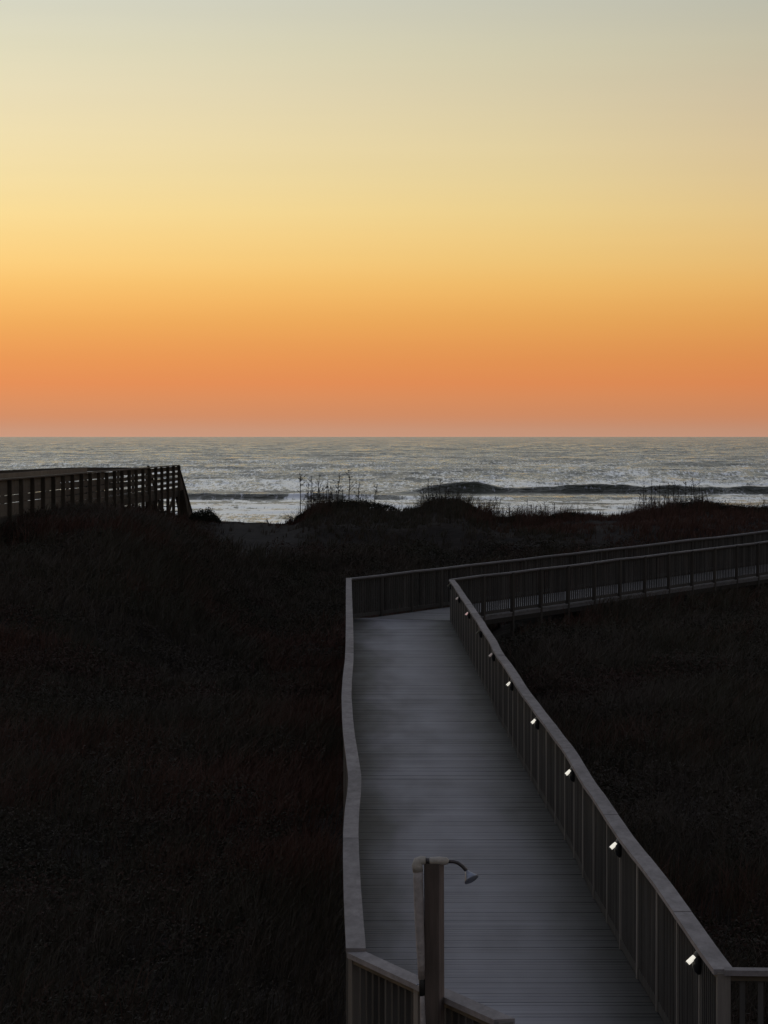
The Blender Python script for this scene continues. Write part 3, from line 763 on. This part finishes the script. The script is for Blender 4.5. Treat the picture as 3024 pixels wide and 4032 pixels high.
# low clumps of leafy ground cover between the grass
M['cover'] = veg('ground_cover_leaf', (0.068, 0.042, 0.034), (0.042, 0.043, 0.031), (0.062, 0.051, 0.042))
nc = 2600
cx_, cd_ = scatter(nc, 27, 122, 1.5)
ok = ~on_walk(cx_, cd_) & (bare_sand(cx_, cd_) < 0.4)
tmp_x, tmp_d = cx_ * 1.0, cd_ * 1.0
for ddx in (-0.7, 0.7): ok &= ~on_walk(cx_ + ddx, cd_)
cx_, cd_ = cx_[ok], cd_[ok]; nc = len(cx_)
rad_ = rng.uniform(0.25, 0.85, nc); hgt = rad_ * rng.uniform(0.45, 0.8, nc)
tn2 = np.clip((fbm(cx_ * 0.2 + 2, cd_ * 0.12, 83, 3) - 0.5) * 2.4 + 0.5 + rng.normal(0, .2, nc), 0, 1)
PV, PT = [], []
for k in range(nc):
    n_l = int(100 + 300 * rad_[k])
    a_ = rng.uniform(0, 2 * math.pi, n_l); q_ = np.sqrt(rng.random(n_l))
    X = cx_[k] + np.cos(a_) * q_ * rad_[k]; D = cd_[k] + np.sin(a_) * q_ * rad_[k] * 0.9
    Z = terrain(X, D) + hgt[k] * np.sqrt(1 - 0.92 * q_ ** 2) * (1 - 0.6 * rng.random(n_l) ** 2) * (0.7 + 0.5 * rng.random(n_l))
    c = np.stack([X, D, Z], 1)
    u = rng.normal(0, 1, (n_l, 3)); u[:, 2] *= 0.7; u /= np.linalg.norm(u, axis=1, keepdims=True)
    w_ = np.cross(u, rng.normal(0, 1, (n_l, 3))); w_ /= np.linalg.norm(w_, axis=1, keepdims=True)
    sz = (0.022 + 0.00015 * cd_[k]) * rng.uniform(0.6, 1.4, n_l)[:, None]
    PV.append(np.stack([c - u * sz, c + w_ * sz * .45, c + u * sz, c - w_ * sz * .45], 1).reshape(-1, 3))
    PT.append(np.repeat(np.clip(tn2[k] + rng.normal(0, .12, n_l), 0, 1), 4))
PV = np.concatenate(PV)
gc_ = bulk('dune_scrub', PV, np.arange(len(PV)), 4, M['cover'], tint=np.concatenate(PT))
tag(gc_, kind='stuff')

M['leaf'] = veg('scrub_leaf', (0.020, 0.024, 0.012), (0.030, 0.026, 0.017), (0.045, 0.030, 0.022))
M['twig'] = plain('twig_bark', (0.035, 0.027, 0.022), rough=0.9, nscale=20)
def bush(label, x, d, rx_, ry_, rz, nleaf, leaf, tint, seed, group='low bushes on the dune'):
    r = np.random.default_rng(seed)
    z0 = float(terrain(x, d)) - 0.05
    root = thing('bush', label, 'bush', (x, d, z0), group)
    mbt = MB()
    tips = []
    for k in range(9):
        a = r.uniform(0, 2 * math.pi); e = r.uniform(0.15, 0.95)
        tip = Vector((x + math.cos(a) * rx_ * e * 0.8, d + math.sin(a) * ry_ * e * 0.8, z0 + rz * (1.0 - 0.45 * e * e)))
        mid = Vector((x, d, z0)).lerp(tip, 0.5) + Vector((r.normal(0, .05), r.normal(0, .05), rz * 0.08))
        mbt.tube([(x + r.normal(0, .05), d + r.normal(0, .05), z0 - 0.05), mid, tip], [0.016, 0.010, 0.004], 5)
    mbt.build('stem', M['twig'], root)
    n = nleaf
    a = r.uniform(0, 2 * math.pi, n); rad = np.sqrt(r.random(n)); 
    lump = 0.75 + 0.45 * vnoise(np.cos(a) * 2.2 + 5 + rad * 2, np.sin(a) * 2.2 + 5 + rad * 2, seed)
    X = x + np.cos(a) * rad * rx_; D = d + np.sin(a) * rad * ry_
    ztop = rz * np.sqrt(np.clip(1 - rad ** 2 * 0.95, 0, 1)) * lump
    Z = z0 + ztop * (1 - 0.55 * r.random(n) ** 2.0) + np.abs(r.normal(0, 0.07, n)) * (r.random(n) < 0.35)
    gz = terrain(X, D); Z = np.maximum(Z - z0 + gz * 0.5 + z0 * 0.5, gz + 0.01)
    c = np.stack([X, D, Z], 1)
    u = r.normal(0, 1, (n, 3)); u /= np.linalg.norm(u, axis=1, keepdims=True)
    w = np.cross(u, r.normal(0, 1, (n, 3))); w /= np.linalg.norm(w, axis=1, keepdims=True)
    sz = leaf * r.uniform(0.6, 1.3, n)[:, None]
    P = np.stack([c - u * sz, c + w * sz * 0.42, c + u * sz, c - w * sz * 0.42], 1).reshape(-1, 3) - np.array([x, d, z0])
    o = bulk('foliage', P, np.arange(n * 4), 4, M['leaf'], tint=np.repeat(np.clip(tint + r.normal(0, .18, n), 0, 1), 4))
    o.parent = root
    return root
def bpx(px, d): return (px - 1512) / F * d
bush('small rounded bush on the dune beside the beach end of the walkover', bpx(805, 135), 135, 0.66, 0.6, 0.52, 3800, 0.035, 0.1, 11)
bush('dark bush topping the left mound of the dune crest below the tall stalks', bpx(1380, 137), 137, 1.9, 1.1, 0.32, 7000, 0.032, 0.35, 12)
bush('low bush on the sloping left shoulder of the left crest mound', bpx(1250, 136.5), 136.5, 0.9, 0.8, 0.30, 3500, 0.032, 0.5, 13)
bush('dense bush crowning the middle mound of the dune crest', bpx(1770, 137), 137, 1.15, 0.9, 0.34, 5500, 0.032, 0.4, 14)
bush('reddish bush in the saddle just right of the middle mound', bpx(2060, 136), 136, 1.3, 0.8, 0.32, 4000, 0.032, 0.8, 15)
bush('bush left of the pale sand patch on the dune crest', bpx(2220, 135), 135, 0.9, 0.8, 0.30, 3500, 0.032, 0.3, 16)
bush('broad dark bush on the right mound of the dune crest', bpx(2760, 136), 136, 1.9, 1.1, 0.32, 7000, 0.032, 0.45, 17)
bush('bush at the right edge on the shoulder of the right crest mound', bpx(2990, 136), 136, 1.1, 0.9, 0.28, 4000, 0.032, 0.35, 18)
bush('scrubby bush hiding the foot of the walkover at the left edge', bpx(140, 112), 112, 1.6, 1.1, 0.45, 6000, 0.035, 0.5, 19)
bush('scrubby bush under the middle of the walkover railing', bpx(400, 116), 116, 1.4, 1.0, 0.42, 5500, 0.035, 0.55, 20)

# dry stalks that stand against the water -------------------------------------
def stalk_mesh(seed):
    r = random.Random(seed); b_ = MB()
    h = 1.0; lean = r.uniform(-.07, .07); pts = []
    for k in range(6):
        t = k / 5; pts.append((lean * t * t + r.uniform(-.008, .008), r.uniform(-.01, .01), h * t))
    b_.tube(pts, [0.011, 0.010, 0.009, 0.008, 0.006, 0.003], 5)
    for k in range(r.randint(9, 14)):
        z = r.uniform(0.35, 0.98); a = r.uniform(0, 6.28); l = (0.05 + 0.16 * r.random()) * (1.25 - z)
        x0 = lean * z * z
        p = Vector((x0, 0, z)); q = p + Vector((math.cos(a) * l, math.sin(a) * l, l * r.uniform(0.5, 1.3)))
        b_.tube([p, p.lerp(q, .5) + Vector((0, 0, -.01)), q], [0.005, 0.0045, 0.003], 4)
        b_.tube([q - (q - p) * 0.2, q, q + (q - p).normalized() * 0.03], [0.003, 0.010, 0.002], 5)
    for k in range(8):
        z = r.uniform(0.72, 1.0); x0 = lean * z * z
        a = r.uniform(0, 6.28); p = Vector((x0, 0, z)); q = p + Vector((math.cos(a) * .022, math.sin(a) * .022, .03))
        b_.tube([p, q], [0.009, 0.003], 5)
    o = b_.build('dry_stalk', M['twig'])
    me = o.data; bpy.data.objects.remove(o); return me
SM = [stalk_mesh(100 + k) for k in range(6)]
def stalk(px, ytop, d, label, group, wide=1.0):
    x = bpx(px, d); z0 = float(terrain(x, d)) - 0.05
    top = CAMZ - (ytop - HOR) / F * d
    o = bpy.data.objects.new('dry_stalk', random.choice(SM)); COL.objects.link(o)
    h = max(0.3, top - z0)
    o.location = (x, d, z0); o.scale = (wide, wide, h); o.rotation_euler = (0, 0, random.uniform(0, 6.28))
    tag(o, label, 'dry stalk', group)
special = [(1184, 1862, 'tall straight dry stalk at the left end of the left stalk cluster'),
           (1376, 1850, 'tallest crooked dry stalk, standing on top of the left crest mound'),
           (1412, 1896, 'slanted dry stalk just right of the tallest crooked one'),
           (1330, 1862, 'thin tall stalk just left of the tallest crooked one'),
           (1474, 1908, 'lone short stalk on the right shoulder of the left mound'),
           (2735, 1880, 'tall dry stalk above the right crest mound, over the dark wave')]
for px, yt, lab in special:
    stalk(px, yt, 137, lab, 'dry stalks on the dune crest', 1.9)
GL = [('dry stalks in the left crest cluster', 'thin dark dry stalk in the left cluster against the water', [(1210, 1905), (1225, 1872), (1238, 1898), (1250, 1868), (1262, 1900), (1274, 1912), (1286, 1890), (1298, 1905), (1312, 1915), (1345, 1925), (1232, 1930), (1256, 1925), (1218, 1940), (1300, 1935), (1325, 1930)]),
      ('dry stalks on the middle mound', 'thin dry stalk rising from the middle mound of the crest', [(1655, 1930), (1668, 1915), (1690, 1885), (1704, 1905), (1720, 1925), (1732, 1890), (1750, 1915), (1766, 1925), (1784, 1930), (1680, 1935), (1742, 1938)]),
      ('dry stalks in the saddle', 'short dry stalk in the saddle between the middle mound and the sand', [(1905, 1975), (1925, 1960), (1942, 1985), (1958, 1955), (1965, 1965), (1984, 1990), (2010, 1980), (2035, 1990), (2078, 1962), (2088, 1985), (2110, 1990), (2130, 1985), (2150, 1975), (2185, 1980)]),
      ('dry stalks on the right mound', 'thin dry stalk rising from the right mound over the dark wave', [(2515, 1935), (2533, 1900), (2548, 1925), (2566, 1890), (2580, 1915), (2598, 1905), (2614, 1930), (2632, 1900), (2650, 1895), (2668, 1910), (2684, 1925), (2702, 1895), (2720, 1905), (2752, 1900), (2768, 1920), (2790, 1935)])]
for grp, lab, lst in GL:
    for px, yt in lst:
        stalk(px + random.uniform(-3, 3), yt, random.uniform(135.5, 138), lab, grp, random.uniform(1.1, 1.6))
# the bare leaning shrub by the gap
def bare_shrub(label, px, d, n, spread, h, seed, lean):
    r = random.Random(seed); x = bpx(px, d); z0 = float(terrain(x, d)) - 0.05
    root = thing('bare_shrub', label, 'shrub', (x, d, z0), None)
    for k in range(n):
        b_ = MB()
        a = r.gauss(lean, spread); L_ = h * r.uniform(0.55, 1.0); ya = r.uniform(-.4, .4)
        p = Vector((x + r.gauss(0, .06), d, z0)); t = Vector((math.sin(a), ya, math.cos(a)))
        q = p + t * L_ * 0.55; e = p + t * L_ + Vector((math.sin(a) * 0.08, 0, 0.02))
        b_.tube([p, q, e], [0.009, 0.0065, 0.0025], 5)
        for j in range(14):
            f = r.uniform(.2, .98); s_ = p.lerp(e, f); bb = a + r.choice((-1, 1)) * r.uniform(.3, .8); l = L_ * r.uniform(.12, .3)
            b_.tube([s_, s_ + Vector((math.sin(bb), r.uniform(-.3, .3), math.cos(bb))) * l], [0.005, 0.002], 4)
        b_.build('branch', M['twig'], root)
bare_shrub('bare twiggy shrub leaning left over the gap in the dune crest', 1180, 137, 11, 0.35, 0.75, 5, -0.75)
for px_, sd_, hh_, lab_ in ((1262, 21, 0.85, 'wide bare twiggy shrub among the left cluster of tall stalks'),
                            (1325, 22, 0.7, 'bare twiggy shrub between the left stalk cluster and the tallest crooked stalk'),
                            (1690, 23, 0.85, 'wide bare twiggy shrub on the left shoulder of the middle mound'),
                            (1775, 24, 0.75, 'bare twiggy shrub crowning the middle mound of the crest'),
                            (1935, 25, 0.7, 'bare twiggy shrub at the right foot of the middle mound'),
                            (2560, 26, 0.85, 'wide bare twiggy shrub at the left end of the right crest mound'),
                            (2660, 27, 0.9, 'tallest bare twiggy shrub of the right crest mound, under the dark wave'),
                            (2750, 28, 0.7, 'bare twiggy shrub at the right end of the right stalk cluster')):
    bare_shrub(lab_, px_, 136.8, 14, 0.55, hh_, sd_, 0.05)
bare_shrub('bare twiggy shrub on the crest below the third cluster of stalks', 2120, 136.5, 9, 0.4, 0.55, 6, 0.0)

# ------------------------------------------------------------------ sky
w = bpy.data.worlds.new('World'); S.world = w; w.use_nodes = True
nt = w.node_tree; L = nt.links.new
bg = nt.nodes['Background']
tc = N(nt, 'ShaderNodeTexCoord'); sx = N(nt, 'ShaderNodeSeparateXYZ'); L(tc.outputs['Generated'], sx.inputs[0])
zc = N(nt, 'ShaderNodeMath', operation='MAXIMUM'); L(sx.outputs['Z'], zc.inputs[0]); zc.inputs[1].default_value = 0.0
sq = N(nt, 'ShaderNodeMath', operation='SQRT'); L(zc.outputs[0], sq.inputs[0])
def lin(c): return tuple((v / 255 / 12.92) if v / 255 <= 0.04045 else ((v / 255 + 0.055) / 1.055) ** 2.4 for v in c)
def elev(ysrc):
    t = (HOR - ysrc) / F
    return math.sqrt(t / math.sqrt(1 + t * t))
cen = [(2211, (198, 150, 126)), (2180, (198, 147, 119)), (2150, (201, 143, 111)), (2110, (207, 140, 101)), (2020, (217, 141, 93)), (1940, (225, 141, 86)), (1840, (228, 147, 84)), (1740, (231, 156, 86)), (1640, (235, 167, 90)), (1540, (239, 178, 98)), (1440, (242, 189, 108)), (1320, (243, 200, 123)), (1200, (242, 206, 134)), (1080, (240, 211, 145)), (900, (234, 212, 157)), (700, (229, 212, 167)), (480, (221, 209, 174)), (250, (213, 207, 179)), (0, (203, 202, 185))]
r1 = N(nt, 'ShaderNodeValToRGB'); cr = r1.color_ramp; cr.interpolation = 'LINEAR'
stops = []
for zz_, c in cen:
    stops.append((elev(zz_ / 2212 * 1718 if zz_ < 2211 else 1718), lin(c)))
stops += [(0.42, (0.62, 0.64, 0.61)), (0.55, (0.55, 0.58, 0.61)), (0.75, (0.225, 0.24, 0.29)), (1.0, (0.12, 0.13, 0.175))]
cr.elements[0].position = 0.0; cr.elements[0].color = (*stops[0][1], 1)
cr.elements[1].position = 1.0; cr.elements[1].color = (*stops[-1][1], 1)
for p, c in stops[1:-1]:
    e = cr.elements.new(p); e.color = (*c, 1)
L(sq.outputs[0], r1.inputs['Fac'])
# brighter towards the place where the sun is, left of the view
SAZ = math.radians(-20)
dt = N(nt, 'ShaderNodeVectorMath', operation='NORMALIZE')
cmb = N(nt, 'ShaderNodeCombineXYZ'); L(sx.outputs['X'], cmb.inputs['X']); L(sx.outputs['Y'], cmb.inputs['Y']); cmb.inputs['Z'].default_value = 0
L(cmb.outputs[0], dt.inputs[0])
dp = N(nt, 'ShaderNodeVectorMath', operation='DOT_PRODUCT'); L(dt.outputs[0], dp.inputs[0]); dp.inputs[1].default_value = (math.sin(SAZ), math.cos(SAZ), 0)
h1 = N(nt, 'ShaderNodeMath', operation='MULTIPLY_ADD'); L(dp.outputs['Value'], h1.inputs[0]); h1.inputs[1].default_value = 0.5; h1.inputs[2].default_value = 0.5
c0 = (1 + math.cos(SAZ)) / 2
h2 = N(nt, 'ShaderNodeMath', operation='DIVIDE'); L(h1.outputs[0], h2.inputs[0]); h2.inputs[1].default_value = c0
h3 = N(nt, 'ShaderNodeMath', operation='POWER'); L(h2.outputs[0], h3.inputs[0])
# the side-to-side change is weak at the horizon, stronger above
pw = N(nt, 'ShaderNodeMapRange'); pw.inputs['From Min'].default_value = 0.0; pw.inputs['From Max'].default_value = 0.1; pw.inputs['To Min'].default_value = 4.0; pw.inputs['To Max'].default_value = 10.0
L(zc.outputs[0], pw.inputs['Value']); L(pw.outputs[0], h3.inputs[1])
h4 = N(nt, 'ShaderNodeMath', operation='MULTIPLY_ADD'); L(h3.outputs[0], h4.inputs[0]); h4.inputs[1].default_value = 0.75; h4.inputs[2].default_value = 0.25
up = N(nt, 'ShaderNodeMapRange', interpolation_type='SMOOTHSTEP'); up.inputs['From Min'].default_value = 0.2; up.inputs['From Max'].default_value = 0.8
L(zc.outputs[0], up.inputs['Value'])
mxf = N(nt, 'ShaderNodeMix', data_type='FLOAT'); L(up.outputs[0], mxf.inputs['Factor']); L(h4.outputs[0], mxf.inputs['A']); mxf.inputs['B'].default_value = 0.85
sc_ = N(nt, 'ShaderNodeVectorMath', operation='SCALE'); L(r1.outputs['Color'], sc_.inputs[0]); L(mxf.outputs['Result'], sc_.inputs['Scale'])
g0 = N(nt, 'ShaderNodeMath', operation='MULTIPLY'); L(h3.outputs[0], g0.inputs[0]); g0.inputs[1].default_value = 1.07
g1 = N(nt, 'ShaderNodeMath', operation='MINIMUM'); L(g0.outputs[0], g1.inputs[0]); g1.inputs[1].default_value = 1.0
g2 = N(nt, 'ShaderNodeMath', operation='POWER'); L(g1.outputs[0], g2.inputs[0]); g2.inputs[1].default_value = 0.36
g3 = N(nt, 'ShaderNodeMath', operation='MAXIMUM'); L(g2.outputs[0], g3.inputs[0]); g3.inputs[1].default_value = 0.90
gu = N(nt, 'ShaderNodeMapRange', interpolation_type='SMOOTHSTEP'); gu.inputs['From Min'].default_value = 0.07; gu.inputs['From Max'].default_value = 0.135; L(zc.outputs[0], gu.inputs['Value'])
g4 = N(nt, 'ShaderNodeMix', data_type='FLOAT'); L(gu.outputs[0], g4.inputs['Factor']); L(g3.outputs[0], g4.inputs['A']); g4.inputs['B'].default_value = 1.0
gc = N(nt, 'ShaderNodeCombineXYZ'); gc.inputs['X'].default_value = 1; gc.inputs['Z'].default_value = 1; L(g4.outputs['Result'], gc.inputs['Y'])
gm = N(nt, 'ShaderNodeVectorMath', operation='MULTIPLY'); L(sc_.outputs[0], gm.inputs[0]); L(gc.outputs[0], gm.inputs[1])
hm = N(nt, 'ShaderNodeMapping'); hm.inputs['Scale'].default_value = (5, 5, 160); L(tc.outputs['Generated'], hm.inputs['Vector'])
hn = N(nt, 'ShaderNodeTexNoise'); hn.inputs['Scale'].default_value = 1.0; hn.inputs['Detail'].default_value = 4; L(hm.outputs[0], hn.inputs['Vector'])
hr = N(nt, 'ShaderNodeMapRange'); hr.inputs['From Min'].default_value = 0.3; hr.inputs['From Max'].default_value = 0.7; hr.inputs['To Min'].default_value = 0.993; hr.inputs['To Max'].default_value = 1.007; L(hn.outputs['Fac'], hr.inputs['Value'])
gh = N(nt, 'ShaderNodeVectorMath', operation='SCALE'); L(gm.outputs[0], gh.inputs[0]); L(hr.outputs[0], gh.inputs['Scale'])
L(gh.outputs[0], bg.inputs['Color']); bg.inputs['Strength'].default_value = 1.0

sun = bpy.data.lights.new('sun', 'SUN'); sun.energy = 0.04; sun.angle = math.radians(14); sun.color = (1.0, 0.55, 0.28)
so = bpy.data.objects.new('sun', sun); COL.objects.link(so)
dirv = Vector((math.sin(SAZ - 0.3), math.cos(SAZ - 0.3), math.tan(math.radians(3))))
so.rotation_euler = dirv.to_track_quat('Z', 'Y').to_euler()

# ------------------------------------------------------------------ camera
cam = bpy.data.cameras.new('camera'); co = bpy.data.objects.new('camera', cam); COL.objects.link(co)
cam.sensor_fit = 'VERTICAL'; cam.sensor_height = 36.0; cam.lens = F / 4032 * 36.0
cam.clip_start = 0.5; cam.clip_end = 200000
co.location = (0, 0, CAMZ)
co.rotation_euler = (math.radians(90) - math.atan((2016 - HOR) / F), 0, 0)
S.camera = co
S.view_settings.view_transform = 'Standard'; S.view_settings.look = 'None'
S.view_settings.exposure = 0; S.view_settings.gamma = 1
S.cycles.max_bounces = 6
